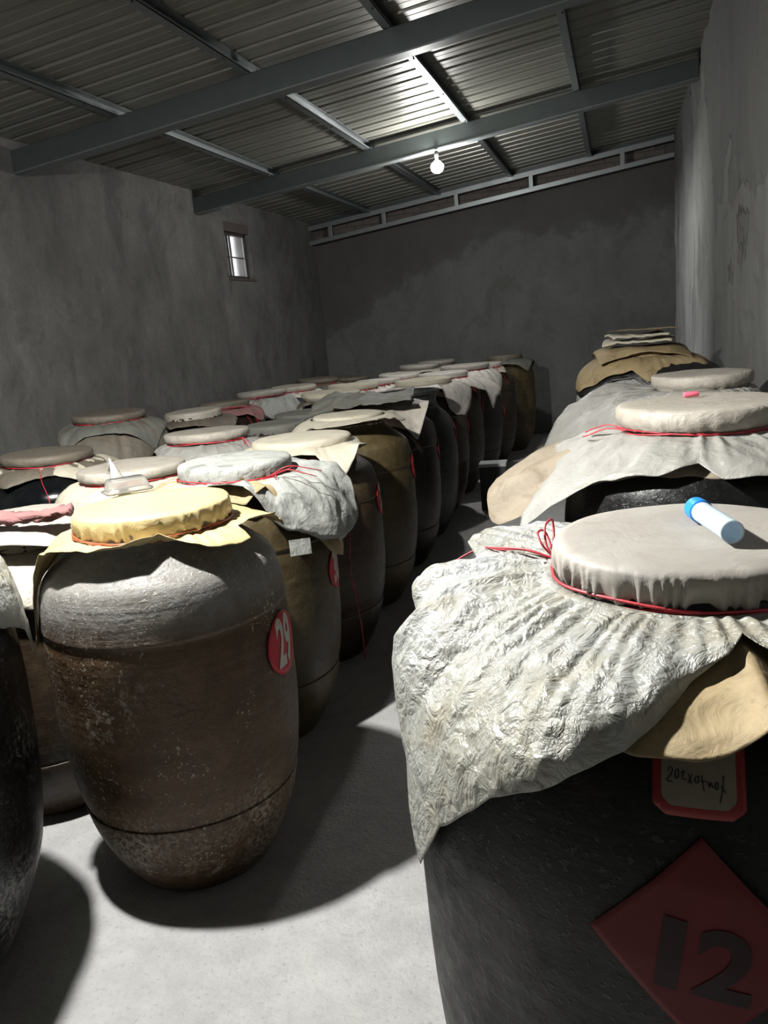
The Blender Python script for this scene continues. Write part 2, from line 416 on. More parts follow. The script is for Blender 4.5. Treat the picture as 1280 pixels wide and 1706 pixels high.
for i, px in enumerate(PX):
    zt = zr(px)
    V, F = boxes([(px-.030, px-.026, YF, YB, zt-.072, zt-.004), (px-.030, px+.030, YF, YB, zt-.008, zt-.004), (px-.030, px+.030, YF, YB, zt-.075, zt-.071), (px+.026, px+.030, YF, YB, zt-.075, zt-.058)])
    p = obj('roof_purlin', V, F, MT['steel_b'])
    tag(p, ['channel purlin under the roof, closest to the windowed wall', 'channel purlin under the roof, second from the windowed wall', 'channel purlin under the roof, passing just right of the lit bulb', 'channel purlin under the roof, closest to the stained right wall'][i], 'purlin', 'roof purlins')
    for yc in (5.38, 8.06):
        V, F = boxes([(px+.031, px+.036, yc+.05, yc+.12, zt-.14, zt-.03), (px-.03, px+.036, yc+.052, yc+.058, zt-.14, zt-.06)])
        obj('cleat', V, F, MT['dark_steel'], p)
    for k in range(26):
        yy = 3.0+k*.33
        if k % 3 == 0:
            v, f = lathe([(.006, 0), (.006, .012)], 6); obj('screw', [(a+px+.012, b2+yy, c+zt-.086) for a, b2, c in v], f, MT['dark_steel'], p)
# lattice truss by the back wall
tb = empty('lattice_truss', (0, 0, 0), 'light steel truss of two bars and short posts along the top of the back wall', 'truss')
slope_bar('upper_chord', 11.33, 11.39, .06, .12, MT['steel_b'], parent=tb)
slope_bar('lower_chord', 11.33, 11.39, .26, .315, MT['steel_b'], parent=tb)
for x in (-3.10, -2.07, -1.07, .08, -3.9):
    V, F = boxes([(x-.028, x+.028, 11.335, 11.385, zr(x)-.265, zr(x)-.115)]); bevel(obj('post', V, F, MT['steel_b'], tb), .004)
slope_bar('closing_strip', 11.40, 11.44, .0, .05, MT['dark_steel'], parent=tb)

# window in the left wall
w = st(empty('window_1', (XL-.085, (WY0+WY1)/2, WZ0), 'x', 'x')); del w['label']; del w['category']
def wbx(name, bs, mat):
    V, F = boxes([(a, b, c-(WY0+WY1)/2, d-(WY0+WY1)/2, e-WZ0, f-WZ0) for a, b, c, d, e, f in bs]); return obj(name, V, F, mat, w)
wt = WZ1-.10
wbx('window_frame', [(-.03, .03, WY0, WY0+.03, WZ0, wt), (-.03, .03, WY1-.03, WY1, WZ0, wt), (-.03, .03, WY0, WY1, WZ0, WZ0+.03), (-.03, .03, WY0, WY1, wt-.03, wt)], MT['alu'])
ym = WY0+.22
wbx('window_sash', [(-.018, .0, ym-.02, ym+.02, WZ0+.03, wt-.03)], MT['alu'])
wbx('window_sash', [(.002, .02, ym+.02, ym+.045, WZ0+.03, wt-.03), (.002, .02, WY1-.05, WY1-.03, WZ0+.03, wt-.03)], MT['steel_b'])
wbx('window_rail', [(-.012, .006, WY0+.03, WY1-.03, WZ0+.235, WZ0+.248)], MT['alu'])
wbx('pane', [(-.008, -.004, WY0+.03, ym, WZ0+.03, wt-.03)], MT['pane'])
wbx('pane', [(.006, .010, ym, WY1-.03, WZ0+.03, wt-.03)], MT['pane'])
wbx('lintel', [(-.10, .080, WY0-.0, WY1+.0, wt, WZ1)], MT['lintel'])
wbx('window_sill', [(-.03, .10, WY0-.02, WY1+.05, WZ0-.03, WZ0)], MT['lintel'])
for yy in (WY0+.10, WY0+.17, WY0+.30, WY0+.42, WY0+.54):
    wbx('security_bar', [(-.075, -.063, yy, yy+.010, WZ0, wt)], MT['brick'])
# neighbouring building outside, pinkish render
V, F = boxes([(-9.5, -9.2, 7.5, 13.6, 0, 4.1)])
tag(obj('neighbour_wall', V, F, plain('pink_render', (.75, .58, .52), .9)), 'pale pinkish building wall seen outside through the small window', 'building')

# ------------------------------------------------------------------ lamps
def bulb(loc, power, label, r=.052, cord=.2):
    t = empty('light_bulb', loc, label, 'lamp', 'ceiling bulbs')
    prof = smooth_prof([(.014, .055), (.03, .04), (r*.95, .012), (r, -.012), (r*.82, -.042), (r*.45, -.058), (.004, -.062)], 3)
    V, F = lathe(prof[::-1], 24)
    area = 4*pi*r*r*.95
    obj('glass_globe', V, F, emit('bulb_glow', power/(pi*area), LAMP_COLOR), t, smooth=True)
    V, F = lathe(smooth_prof([(.016, .054), (.017, .085), (.020, .09), (.020, .125), (.012, .135), (.004, .14)], 2), 16)
    obj('socket', V, F, MT['dark_steel'], t, smooth=True)
    V, F = tube([(0, 0, .135), (.004, .002, .135+cord*.5), (0, 0, .135+cord)], .003, 6); obj('flex', V, F, MT['dark_steel'], t)
    return t
bulb(LAMP_FAR, POWER_FAR, 'glowing bare bulb hanging on a short wire below the far rafter beam', .06, zr(LAMP_FAR[0])-.235-LAMP_FAR[2]-.13)
nl = bulb(LAMP_NEAR, POWER_NEAR, 'shaded bulb hanging above the nearest left jars, lighting the front floor', .040, zr(LAMP_NEAR[0])-LAMP_NEAR[2]-.13)
V, F = lathe([(.022, .10), (.05, .085), (.11, .045), (.17, -.002), (.172, -.002), (.112, .049), (.05, .090), (.022, .105)], 40, cap0=False, cap1=False)
obj('lamp_shade', V, F, MT['shade'], nl, smooth=True)

# ------------------------------------------------------------------ jars
PROF = {
 'tall': [(.0, .58), (.015, .62), (.09, .76), (.18, .87), (.245, .915), (.25, .905), (.31, .95), (.45, .995), (.58, 1.0), (.70, 1.0), (.745, .985), (.755, .995), (.77, .99), (.82, .975), (.875, .93), (.91, .82), (.945, .68), (.965, .62), (1.0, .61)],
 'round': [(.0, .62), (.02, .66), (.12, .80), (.25, .93), (.42, .985), (.60, 1.0), (.72, .998), (.80, .975), (.87, .92), (.92, .80), (.95, .62), (.975, .48), (1.0, .445)],
 'open': [(.0, .58), (.015, .62), (.12, .80), (.28, .94), (.45, .995), (.60, 1.0), (.72, .97), (.80, .89), (.85, .76), (.88, .66), (.92, .62), (.965, .63), (.975, .69), (1.0, .70)],
}
def jar_r(kind, R, H):
    p = PROF[kind]
    def f(z):
        t = z/H
        if t <= 0: return p[0][1]*R
        if t >= 1: return p[-1][1]*R
        for a, b in zip(p, p[1:]):
            if a[0] <= t <= b[0]: return R*(a[1]+(b[1]-a[1])*(t-a[0])/max(b[0]-a[0], 1e-6))
    return f
def crumple(x, y, z, sc, seed):
    v = Vector((x*sc+seed, y*sc, z*sc)); v = v+.45*noise.noise_vector(v*.9)
    d = noise.voronoi(v*.8)[0]
    r1 = 1-2.6*abs(noise.noise(v*.8)); r2 = 1-2.6*abs(noise.noise(v*1.9+Vector((3, 1, 7))))
    return .9*noise.noise(v*.42)+.34*r1+.20*r2+.22*(.5-min(.8, d[1]-d[0]))-.1

def skirt(parent, name, ctrl, mat, rn, zn, jr, H, nt=140, ns=18, pleat=.010, npl=34, cr=.010, csc=7, seed=0, lift=.008, mid=(.8, .15), closed=True, edge=.008):
    """sheet falling from the tied neck: ctrl = (angle, radius, height) of its free edge"""
    ctrl = sorted([(a % 360, r, z) for a, r, z in ctrl])
    def at(a):
        a %= 360
        c = ctrl+[(ctrl[0][0]+360, *ctrl[0][1:])]
        if a < c[0][0]: a += 360
        for p, q in zip(c, c[1:]):
            if p[0] <= a <= q[0]:
                u = (a-p[0])/max(q[0]-p[0], 1e-6); return p[1]+(q[1]-p[1])*u, p[2]+(q[2]-p[2])*u
    V, F = [], []
    for i in range(nt):
        a = 360*i/nt; t = rad(a); re, ze = at(a); ze += edge*noise.noise(Vector((a*.09, seed, 2)))
        ph = (sin(npl*t+6*noise.noise(Vector((cos(t)*3, sin(t)*3, seed))))+.6*sin(npl*.53*t+seed))*(.25+1.6*abs(noise.noise(Vector((cos(t)*4, sin(t)*4, seed+9)))))
        for j in range(ns+1):
            s = j/ns
            m1 = (rn+(re-rn)*mid[0], zn+(ze-zn)*mid[1])
            r = (1-s)**2*rn+2*s*(1-s)*m1[0]+s*s*re; z = (1-s)**2*zn+2*s*(1-s)*m1[1]+s*s*ze
            amp = pleat*min(1, s*8)*(1-.75*s)
            k = crumple(r*cos(t), r*sin(t), z, csc, seed)*cr*min(1, s*5)
            z += ph*amp*.7+k*.6; r += ph*amp*.35+k*.6
            lo = jr(z)+lift if z < H else 0
            if j == 0: lo = 0
            r = max(r, lo)
            V.append((r*cos(t), r*sin(t), z))
    n = ns+1
    for i in range(nt):
        a, b = i*n, ((i+1) % nt)*n
        for j in range(ns): F.append((a+j, a+j+1, b+j+1, b+j))
    return solid(obj(name, V, F, mat, parent, smooth=True))

def square_ctrl(side, rot, rn, zn, R, seed=0, asp=1.0, slope=22):
    out = []; rnd = random.Random(seed)
    dx, dy = rnd.uniform(-.05, .05), rnd.uniform(-.05, .05)
    for k in range(48):
        a = 7.5*k; t = rad(a-rot)
        hx, hy = side/2, side/2*asp
        L = min(hx/max(abs(cos(t)), 1e-3), hy/max(abs(sin(t)), 1e-3))+dx*cos(rad(a))+dy*sin(rad(a))
        L = max(L-rn-.05, .03)
        l1 = (R+.01-rn)/cos(rad(slope))
        if L < l1: out.append((a, rn+L*cos(rad(slope)), zn-L*sin(rad(slope))))
        else: out.append((a, R+.015+(L-l1)*.15, zn-l1*sin(rad(slope))-(L-l1)*.97))
    return out

def lid_cover(parent, mat, zt, rl, rn, seg=72, npl=30, seed=0, hgt=.052, tilt=(0, 0), pl=.006, name='lid_cover'):
    V, F = [], []
    rings = [(.0, .0), (.35, .0), (.7, 0), (.9, -.001), (.97, -.004), (1.0, -.012)]
    P = [(rl*a, b, 0) for a, b in rings]
    P += [(rl*1.005, -.012-(hgt-.012)*.45, .6), (rl*.995, -.012-(hgt-.012)*.8, .9), (rn+.004, -hgt-.002, 1), (rn, -hgt-.012, .6)]
    for j, (r, z, k) in enumerate(P):
        for i in range(seg):
            t = 2*pi*i/seg
            w = (1-2*abs(sin(.5*npl*t+5*noise.noise(Vector((cos(t)*2.5+seed, sin(t)*2.5, 0)))+2.5*z/hgt*noise.noise(Vector((cos(t)*5, sin(t)*5, seed))))))*.55*(.45+1.1*abs(noise.noise(Vector((cos(t)*3, seed, sin(t)*3)))))+noise.noise(Vector((t*9, z*30, seed)))
            rr = r*(1+.012*noise.noise(Vector((cos(t), sin(t), seed))))+(w*pl*k)
            bx, by = rr*cos(t), rr*sin(t)
            zz = zt+z+.003*noise.noise(Vector((bx*9+seed, by*9, 0)))*(1 if j < 6 else 0)+tilt[0]*bx+tilt[1]*by
            V.append((bx, by, zz))
    for j in range(len(P)-1):
        for i in range(seg):
            a, b = j*seg+i, j*seg+(i+1) % seg; F.append((a, a+seg, b+seg, b))
    return obj(name, V, F, mat, parent, smooth=True)

def tie_cord(parent, mat, r, z, seed=0, rad_=.0024, turns=2, tails=(), tilt=(0, 0), name='tie_cord'):
    parts = []
    for k in range(turns):
        pts = []
        for i in range(60):
            t = 2*pi*i/60
            rr = r+.003+.002*sin(7*t+k); pts.append((rr*cos(t), rr*sin(t), z+.005*(k-.5)+.0045*sin(3*t+k*2+seed)+tilt[0]*rr*cos(t)+tilt[1]*rr*sin(t)))
        parts.append(tube(pts, rad_, 6, True))
    for tl in tails: parts.append(tube(smooth3(tl), rad_*.85, 6))
    V, F = merge(*parts); return obj(name, V, F, mat, parent, smooth=True)
def smooth3(pts, n=6):
    out = []; P = [Vector(p) for p in pts]
    for i in range(len(P)-1):
        p0, p1, p2, p3 = P[max(i-1, 0)], P[i], P[i+1], P[min(i+2, len(P)-1)]
        for k in range(n):
            t = k/n; out.append(.5*((2*p1)+(-p0+p2)*t+(2*p0-5*p1+4*p2-p3)*t*t+(-p0+3*p1-3*p2+p3)*t**3))
    out.append(P[-1]); return out
def pol(a, r, z): return (r*cos(rad(a)), r*sin(rad(a)), z)

JARS = {}
def jar(key, x, y, zt, R, rl, body, label, kind='tall', cover='beige', skirts=(), cord='cord_red', seg=64, tails=(), npl=26, tilt=(0, 0), group=None, hgt=.052, wob=.012, pl=.006):
    seed = abs(hash_(key)) % 97
    t = empty('storage_jar', (x, y, 0), label, 'jar', group or 'storage jars standing in rows')
    H = zt-.045
    p = smooth_prof([(r*R, z*H) for z, r in PROF[kind]], 3)
    if kind == 'open':
        ri = p[-1][0]; p += [(ri-.03, H-.002), (ri-.035, H-.05), (ri-.04, H-.12), (ri+.02, H-.3), (ri, H-.7), (.02, H-.75)]
    V, F = lathe(p, seg, wob, seed)
    obj('body', V, F, MT[body], t, smooth=True)
    jr0 = jar_r(kind, R, H); jr = lambda z: jr0(z)*(1+wob*.6)
    rn = max(jr(H)-.002, rl*.90) if kind != 'open' else jr(H)
    zn = zt-hgt-.012
    for i, sk in enumerate(skirts):
        d = dict(sk); ctrl = d.pop('ctrl', None); nm = d.pop('name', 'cover_sheet'); m = MT[d.pop('mat')]
        off = d.pop('dz', 0)
        if ctrl is None: ctrl = square_ctrl(d.pop('side'), d.pop('rot', 0), rn, zn+off, R, seed+i, d.pop('asp', 1.0), d.pop('slope', 22))
        d.setdefault('nt', 110); d.setdefault('ns', 12)
        skirt(t, nm, ctrl, m, rn+.002+.003*i, zn+off, jr, H, seed=seed+i*5, **d)
    if key[0] in 'BC' and tilt == (0, 0):
        rd = random.Random(seed+41); tilt = (rd.uniform(-.035, .035), rd.uniform(-.035, .035)); pl = .009; npl = rd.choice((20, 26, 32))
    if cover: lid_cover(t, MT[cover], zt, rl, rn, max(72, seg), npl, seed, hgt, tilt, pl)
    if cord and not tails and key[0] in 'ABC':
        rd = random.Random(seed*13+5); a0 = rd.uniform(285, 345); tails = []
        for q in range(3):
            a1 = a0+rd.uniform(-16, 16); ln = rd.uniform(.10, .30)
            tails.append([pol(a0, rn+.01, zn+.006), pol((a0+a1)/2, rn+.05, zn+.012)]+[pol(a1+rd.uniform(-3, 3), max(jr(zn-ln*u)+.035, rn+.07+.06*u), zn-ln*u) for u in (.2, .6, 1)])
    if cord: tie_cord(t, MT[cord], rn+.008, zn+.006, seed, tails=tails, tilt=tilt)
    JARS[key] = (t, jr, R, H, zn, rn)
    return t
def hash_(s):
    h = 7
    for c in s: h = (h*31+ord(c)) % 100003
    return h

# --- jar 29
k29 = [(195, .37, 1.03), (203, .375, .92), (209, .385, .80), (216, .385, .79), (222, .375, .90), (228, .36, 1.03), (236, .34, 1.10), (245, .34, 1.112), (256, .32, 1.118), (268, .32, 1.120), (280, .31, 1.13), (292, .30, 1.138), (300, .27, 1.137), (305, .255, 1.137), (310, .275, 1.128), (318, .30, 1.11), (328, .33, 1.09), (340, .345, 1.075), (350, .35, 1.08), (356, .29, 1.11), (3, .31, 1.12), (12, .37, 1.12), (20, .36, 1.10), (40, .40, 1.04), (60, .37, 1.06), (90, .36, 1.08), (130, .42, 1.02), (150, .36, 1.08), (180, .35, 1.08)]
J29 = jar('29', -1.37, 2.08, 1.185, .368, .232, 'g29', 'brown mouldy jar with the red 29 sticker and bright yellow lid, front left', cover='gold', seg=300,
    skirts=[dict(mat='gold', ctrl=k29, name='paper_skirt', nt=360, ns=20, pleat=.007, cr=.012, csc=9, lift=.006)], cord='cord_orange', npl=34, hgt=.062, pl=.011)
# --- jar behind it, mildewed grey sheet
kA2 = [(255, .30, 1.10), (268, .31, 1.10), (280, .33, 1.12), (292, .36, 1.13), (300, .37, 1.12), (307, .375, 1.06), (314, .385, .98), (322, .39, .93), (330, .395, .91), (341, .42, .865), (353, .435, .83), (3, .45, .855), (12, .47, .875), (18, .475, .89), (22, .48, .93), (26, .47, 1.03), (32, .43, 1.08), (50, .38, 1.06), (90, .36, 1.07), (135, .42, 1.0), (180, .37, 1.05), (225, .40, 1.03)]
kA2b = [(255, .32, 1.09), (275, .35, 1.07), (290, .37, 1.075), (300, .375, 1.05), (306, .37, 1.09), (315, .33, 1.10), (350, .41, .80), (2, .42, .76), (10, .41, .80), (60, .30, 1.10), (180, .34, 1.08)]
JA2 = jar('A2', -1.51, 2.92, 1.175, .365, .228, 'olive', 'olive jar behind jar 29 with a mildewed grey sheet hanging over its front', cover='greypaper', seg=96,
    skirts=[dict(mat='kraft', ctrl=kA2b, name='kraft_sheet', nt=200, pleat=.006, cr=.008), dict(mat='greypaper', ctrl=kA2, nt=300, ns=22, pleat=.012, npl=17, cr=.028, csc=8)],
    tails=[[pol(333, .235, 1.118), pol(337, .30, 1.14), pol(342, .35, 1.125), pol(350, .38, 1.10)], [pol(330, .235, 1.118), pol(340, .29, 1.15), pol(352, .34, 1.13), pol(0, .37, 1.11)],
           [pol(331, .24, 1.115), pol(330, .27, 1.13), pol(328, .285, 1.12), pol(330, .27, 1.105), pol(332, .245, 1.11)]])
# tag hanging on it
V, F = boxes([(-.045, .045, -.001, .001, -.03, .03)])
tg = obj('paper_tag', V, F, MT['greypaper'], JA2, pol(326, .415, .865)); tg.rotation_euler = (rad(-12), rad(6), rad(52))
kA3 = [(200, .36, 1.05), (225, .40, 1.02), (260, .34, 1.08), (290, .29, 1.09), (303, .30, 1.08), (309, .33, 1.03), (316, .36, .97), (323, .38, .985), (331, .38, 1.05), (338, .375, 1.115), (350, .37, 1.10), (0, .30, 1.07), (30, .30, 1.08), (60, .34, 1.07), (90, .30, 1.08), (135, .42, 1.0), (170, .35, 1.06)]
JA3 = jar('A3', -1.55, 3.75, 1.145, .365, .25, 'brown', 'brown jar with a smooth cream paper lid, its corner flap hanging right', cover='cream', cord=None, seg=80,
    skirts=[dict(mat='cream', ctrl=kA3, name='cream_sheet', nt=240, ns=18, pleat=.002, cr=.010, csc=6, dz=.03)], pl=.002)
JA3c = tie_cord(JA3, MT['cord_red'], .245, 1.065, 3, .0034, 1, tails=[[pol(330, .24, 1.07), pol(322, .38, .93), pol(318, .40, .70), pol(316, .40, .52), pol(319, .41, .25), pol(320, .40, .06)]])
# --- fourth: olive jar, cream sheet overhanging an open mouth
kA4 = [(200, .34, 1.08), (230, .33, 1.10), (250, .34, 1.12), (275, .36, 1.13), (300, .38, 1.145), (320, .39, 1.15), (335, .36, 1.14), (0, .33, 1.10), (60, .36, 1.08), (120, .36, 1.08), (160, .34, 1.08)]
JA4 = jar('A4', -1.57, 4.55, 1.165, .365, .21, 'olive', 'olive jar whose cream sheet stands off its dark neck, fourth in the aisle row', cover='cream', cord=None, seg=72,
    skirts=[dict(mat='cream', ctrl=kA4, name='cream_sheet', nt=160, pleat=.003, cr=.012, dz=.045, mid=(.5, .2))])
kA5 = [(180, .39, 1.04), (205, .46, 1.02), (225, .45, 1.04), (245, .42, 1.08), (265, .36, 1.09), (290, .33, 1.11), (300, .34, 1.10), (308, .38, 1.0), (316, .42, .90), (322, .42, .98), (333, .42, 1.12), (345, .36, 1.14), (20, .30, 1.12), (90, .34, 1.10), (140, .38, 1.05)]
JA5 = jar('A5', -1.59, 5.35, 1.165, .365, .22, 'darkbrown', 'dark brown jar under a grey sheet with a square beige flap towards the aisle', cover='greygreen', cord=None, seg=72,
    skirts=[dict(mat='beige', ctrl=kA5, name='grey_sheet', nt=200, ns=16, pleat=.003, cr=.03, csc=5, dz=.035, mid=(.6, .1))])
JA6 = jar('A6', -1.62, 6.15, 1.195, .37, .25, 'slate', 'slate dark jar with a bare open rim, uncovered, in the aisle row', kind='open', cover=None, cord=None, seg=72)
kA7 = [(180, .38, 1.05), (225, .42, 1.02), (260, .33, 1.08), (290, .31, 1.10), (312, .34, 1.10), (318, .36, .93), (326, .38, .88), (345, .39, .855), (0, .40, .92), (12, .41, 1.0), (22, .42, 1.05), (40, .40, 1.08), (90, .36, 1.08), (135, .42, 1.02)]
JA7 = jar('A7', -1.67, 6.95, 1.185, .365, .25, 'brown', 'brown jar with a flat cream lid and white corner flap, just past the uncovered jar', cover='cream', cord=None, seg=64,
    skirts=[dict(mat='white', ctrl=kA7, nt=160, pleat=.004, cr=.016, dz=.02)])
kA8 = [(180, .38, 1.05), (225, .42, 1.02), (270, .33, 1.08), (300, .34, 1.08), (325, .37, 1.04), (345, .44, .98), (355, .48, .80), (5, .50, .90), (14, .56, .97), (24, .50, 1.03), (40, .42, 1.06), (90, .36, 1.08), (135, .42, 1.02)]
jar('A8', -1.66, 7.75, 1.185, .365, .24, 'brown', 'brown jar with a crinkled white sheet flaring into the aisle beyond the cream flapped one', cover='white', cord='cord_red', seg=64,
    skirts=[dict(mat='white', ctrl=kA8, nt=160, pleat=.010, cr=.018)])
jar('A9', -1.60, 8.6, 1.20, .365, .26, 'darkbrown', 'dark jar with grey lid and red-tied white plastic, third from the back of aisle row', cover='lidgrey', seg=56, skirts=[dict(mat='white', side=.92, rot=20, cr=.016, pleat=.012)],
    tails=[[pol(20, .22, 1.12), pol(5, .36, 1.0), pol(0, .385, .85), pol(358, .40, .6)]])
jar('A10', -1.55, 9.45, 1.16, .365, .23, 'brown', 'bare shouldered brown jar, second from the back of the aisle row', cover='white', seg=56, skirts=[dict(mat='beige', side=.62, rot=10, cr=.01)])
jar('A11', -1.40, 10.3, 1.20, .36, .215, 'olive', 'olive brown jar standing last in the aisle row before the back wall', cover='dim', cord=None, seg=56, skirts=[dict(mat='greygreen', side=.86, rot=5, cr=.022, csc=12, pleat=.012), ])

# --- second and third rows
GR2 = [
 ('B0', -2.13, 2.36, 1.06, .36, .22, 'brown', 'brown jar wedged between jar 29 and the front black jar, under loose cream paper', 'cream', [dict(mat='beige', side=1.0, rot=20, cr=.012), ], None),
 ('B1', -2.25, 3.30, 1.115, .345, .25, 'brown', 'jar with a broad beige lid directly behind the yellow lid, red cord tied', 'beige', [dict(mat='cream', side=.86, rot=10, cr=.012)], 'cord_red'),
 ('B2', -2.38, 4.30, 1.145, .345, .25, 'brown', 'jar with a tilted beige film lid and bright red cord in the second row', 'beige', [dict(mat='plastic_soft', side=.80, rot=40, cr=.012)], 'cord_red'),
 ('B3', -2.27, 5.04, 1.085, .335, .21, 'darkbrown', 'jar under a dull grey green cover beside the tilted beige lid', 'greygreen', [dict(mat='greygreen', side=.68, rot=30, cr=.015)], None),
 ('B4', -2.34, 5.76, 1.08, .335, .23, 'slate', 'low slate jar with a flat bare grey lid in the second row', 'greygreen', [], None),
 ('B5', -2.36, 6.46, 1.168, .34, .25, 'darkbrown', 'dark jar with a thick cream topped lid in the second row', 'cream', [dict(mat='dim', side=.62, rot=5, cr=.006)], None),
 ('B6', -2.40, 7.20, 1.175, .345, .24, 'brown', 'jar with a pleated cream lid and white frill tied in red', 'cream', [dict(mat='white', side=.80, rot=15, cr=.015, pleat=.018)], 'cord_red'),
 ('B7', -2.38, 7.95, 1.155, .34, .23, 'brown', 'jar with a white lid just left of the open jar in the back half', 'white', [dict(mat='white', side=.76, rot=40, cr=.012, pleat=.014)], 'cord_red'),
 ('B8', -2.36, 8.72, 1.155, .34, .23, 'brown', 'jar with a pinkish white film lid, third from the back in the second row', 'white', [dict(mat='white', side=.68, rot=70, cr=.009)], 'cord_red'),
 ('B9', -2.32, 9.52, 1.20, .35, .24, 'brown', 'jar with a pale lid, second from the back in the second row', 'lidgrey', [dict(mat='beige', side=.68, rot=25, cr=.008)], None),
 ('B10', -2.27, 10.26, 1.20, .345, .24, 'darkbrown', 'jar with a grey lid at the very back of the second row', 'lidgrey', [dict(mat='dim', side=.70, rot=25, cr=.008)], None),
 ('C0', -3.13, 3.80, 1.135, .43, .25, 'blackgloss', 'glossy black jar with a dusty brown cover near the left edge', 'dim', [dict(mat='cream', side=.72, rot=15, cr=.010), dict(mat='dim', side=.66, rot=50, cr=.014)], 'cord_red'),
 ('C1', -3.47, 4.92, 1.245, .37, .25, 'darkbrown', 'tall jar wrapped in dark dusty film against the left wall', 'dim', [dict(mat='dim', side=1.12, rot=0, cr=.016, ), dict(mat='greygreen', side=.85, rot=30, cr=.012)], 'cord_red'),
 ('C2', -3.24, 5.68, 1.155, .355, .22, 'darkbrown', 'jar with a narrow dim beige lid beside the tall film wrapped one', 'beige', [dict(mat='dim', side=.74, rot=25, cr=.012)], None),
 ('C3', -3.36, 6.45, 1.15, .355, .22, 'darkbrown', 'jar with reddish film under its lid in the third row', 'dim', [dict(mat='pink', side=.78, rot=35, cr=.018)], 'cord_red'),
 ('C4', -3.36, 7.25, 1.17, .355, .24, 'darkbrown', 'jar with a pale flat lid and speckled paper in the middle of the third row', 'lidgrey', [dict(mat='greypaper', side=1.1, rot=30, cr=.016)], 'cord_red'),
 ('C5', -3.34, 8.02, 1.15, .355, .24, 'bluegrey', 'blue grey jar peeping from under pale paper in the third row', 'beige', [dict(mat='white', side=.75, rot=30, cr=.012)], 'cord_red'),
 ('C6', -3.40, 8.90, 1.16, .355, .24, 'darkbrown', 'jar with a grey lid against the far left wall, second from last', 'dim', [dict(mat='dim', side=.8, rot=30, cr=.012)], 'cord_red'),
 ('C7', -3.30, 9.80, 1.10, .355, .24, 'darkbrown', 'jar with a brown lid last in the row by the left wall', 'dim', [dict(mat='dim', side=.8, rot=10, cr=.012)], None),
]
for key, x, y, zt, R, rl, body, lab, cov, sks, cd in GR2:
    sks = [dict(k_, cr=k_['cr']*1.35, nt=150, ns=16) for k_ in sks]
    tl = ()
    if key == 'C0': tl = [[pol(300, .23, 1.075), pol(302, .36, 1.02), pol(306, .44, .92), pol(305, .46, .80)]]
    if key == 'C1': tl = [[pol(305, .24, 1.18), pol(308, .33, 1.10), pol(309, .40, .95), pol(310, .42, .80)], [pol(318, .24, 1.18), pol(322, .35, 1.08), pol(322, .40, .9)]]
    jar(key, x, y, zt, R, rl, body, lab, cover=cov, skirts=sks, cord=cd, seg=56, tails=tl, kind='round' if body in ('blackgloss',) else 'tall')

# --- front left black jar
kNL = [(0, .50, 1.02), (18, .50, .98), (30, .505, .92), (38, .505, .84), (43, .505, .83), (50, .50, .98), (65, .48, 1.03), (90, .45, 1.08), (150, .48, 1.0), (210, .48, 1.0), (270, .46, 1.02), (320, .48, .98), (345, .46, 1.03)]
JNL = jar('NL', -1.985, 1.415, 1.255, .475, .36, 'blackmould', 'black jar cut off by the left edge, white plastic sheet over its shoulder', kind='round', cover='plastic', seg=128,
    skirts=[dict(mat='plastic', ctrl=kNL, name='plastic_sheet', nt=360, ns=30, pleat=.008, cr=.012, csc=10, mid=(1.0, .05))])

# --- front right jar 12
kR1 = [(20, .46, 1.05), (60, .42, 1.10), (90, .43, 1.06), (118, .44, 1.13), (128, .45, 1.195), (140, .45, 1.208), (150, .43, 1.212), (156, .42, 1.205), (161, .385, 1.19), (164, .40, 1.17), (167, .47, 1.135), (172, .48, 1.150), (176, .462, 1.105), (181, .448, 1.115), (185, .445, 1.12), (188, .480, 1.075), (191, .492, 1.072), (197, .487, 1.00), (203, .484, .92), (208, .483, .835), (211, .484, .812), (214, .482, .845), (221, .48, .925), (228, .48, .973), (236, .48, 1.03), (245, .48, 1.070), (251, .465, 1.105), (256, .44, 1.125), (260, .41, 1.150), (265, .36, 1.18), (269, .345, 1.195), (272, .34, 1.205), (276, .30, 1.215), (282, .34, 1.205), (290, .38, 1.18), (310, .45, 1.1), (335, .47, 1.04)]
kR1k = [(20, .40, 1.12), (90, .33, 1.13), (170, .30, 1.14), (215, .31, 1.13), (240, .35, 1.12), (252, .42, 1.115), (257, .435, 1.118), (262, .44, 1.122), (266, .45, 1.128), (270, .455, 1.145), (273, .455, 1.160), (276, .47, 1.19), (280, .45, 1.15), (290, .47, 1.10), (310, .46, 1.1), (340, .44, 1.1)]
JR1 = jar('R1', .10, 1.30, 1.272, .468, .215, 'black12', 'large black jar with the red diamond numbered 12, front right', kind='round', cover='lidgrey', seg=400, npl=62, hgt=.05, pl=.010,
    skirts=[dict(mat='kraft', ctrl=kR1k, name='kraft_sheet', nt=400, ns=30, pleat=.008, npl=19, cr=.020, csc=6, mid=(.75, .45), lift=.004),
            dict(mat='plastic', ctrl=kR1, name='plastic_sheet', nt=900, ns=90, pleat=.0065, npl=64, cr=.016, csc=9, dz=.004, mid=(1.02, .10), edge=.005, lift=.016)],
    tails=[[pol(168, .22, 1.212), pol(164, .28, 1.222), pol(160, .34, 1.212), pol(157, .40, 1.202), pol(158, .45, 1.175)],
           [pol(168, .22, 1.214), pol(166, .28, 1.226), pol(161, .35, 1.216), pol(155, .42, 1.20)],
           [pol(168, .222, 1.215), pol(165, .24, 1.235), pol(160, .25, 1.262), pol(154, .25, 1.268), pol(155, .245, 1.245), pol(164, .23, 1.222)],
           [pol(168, .222, 1.215), pol(170, .24, 1.24), pol(165, .255, 1.256), pol(158, .255, 1.25), pol(162, .235, 1.225)]])
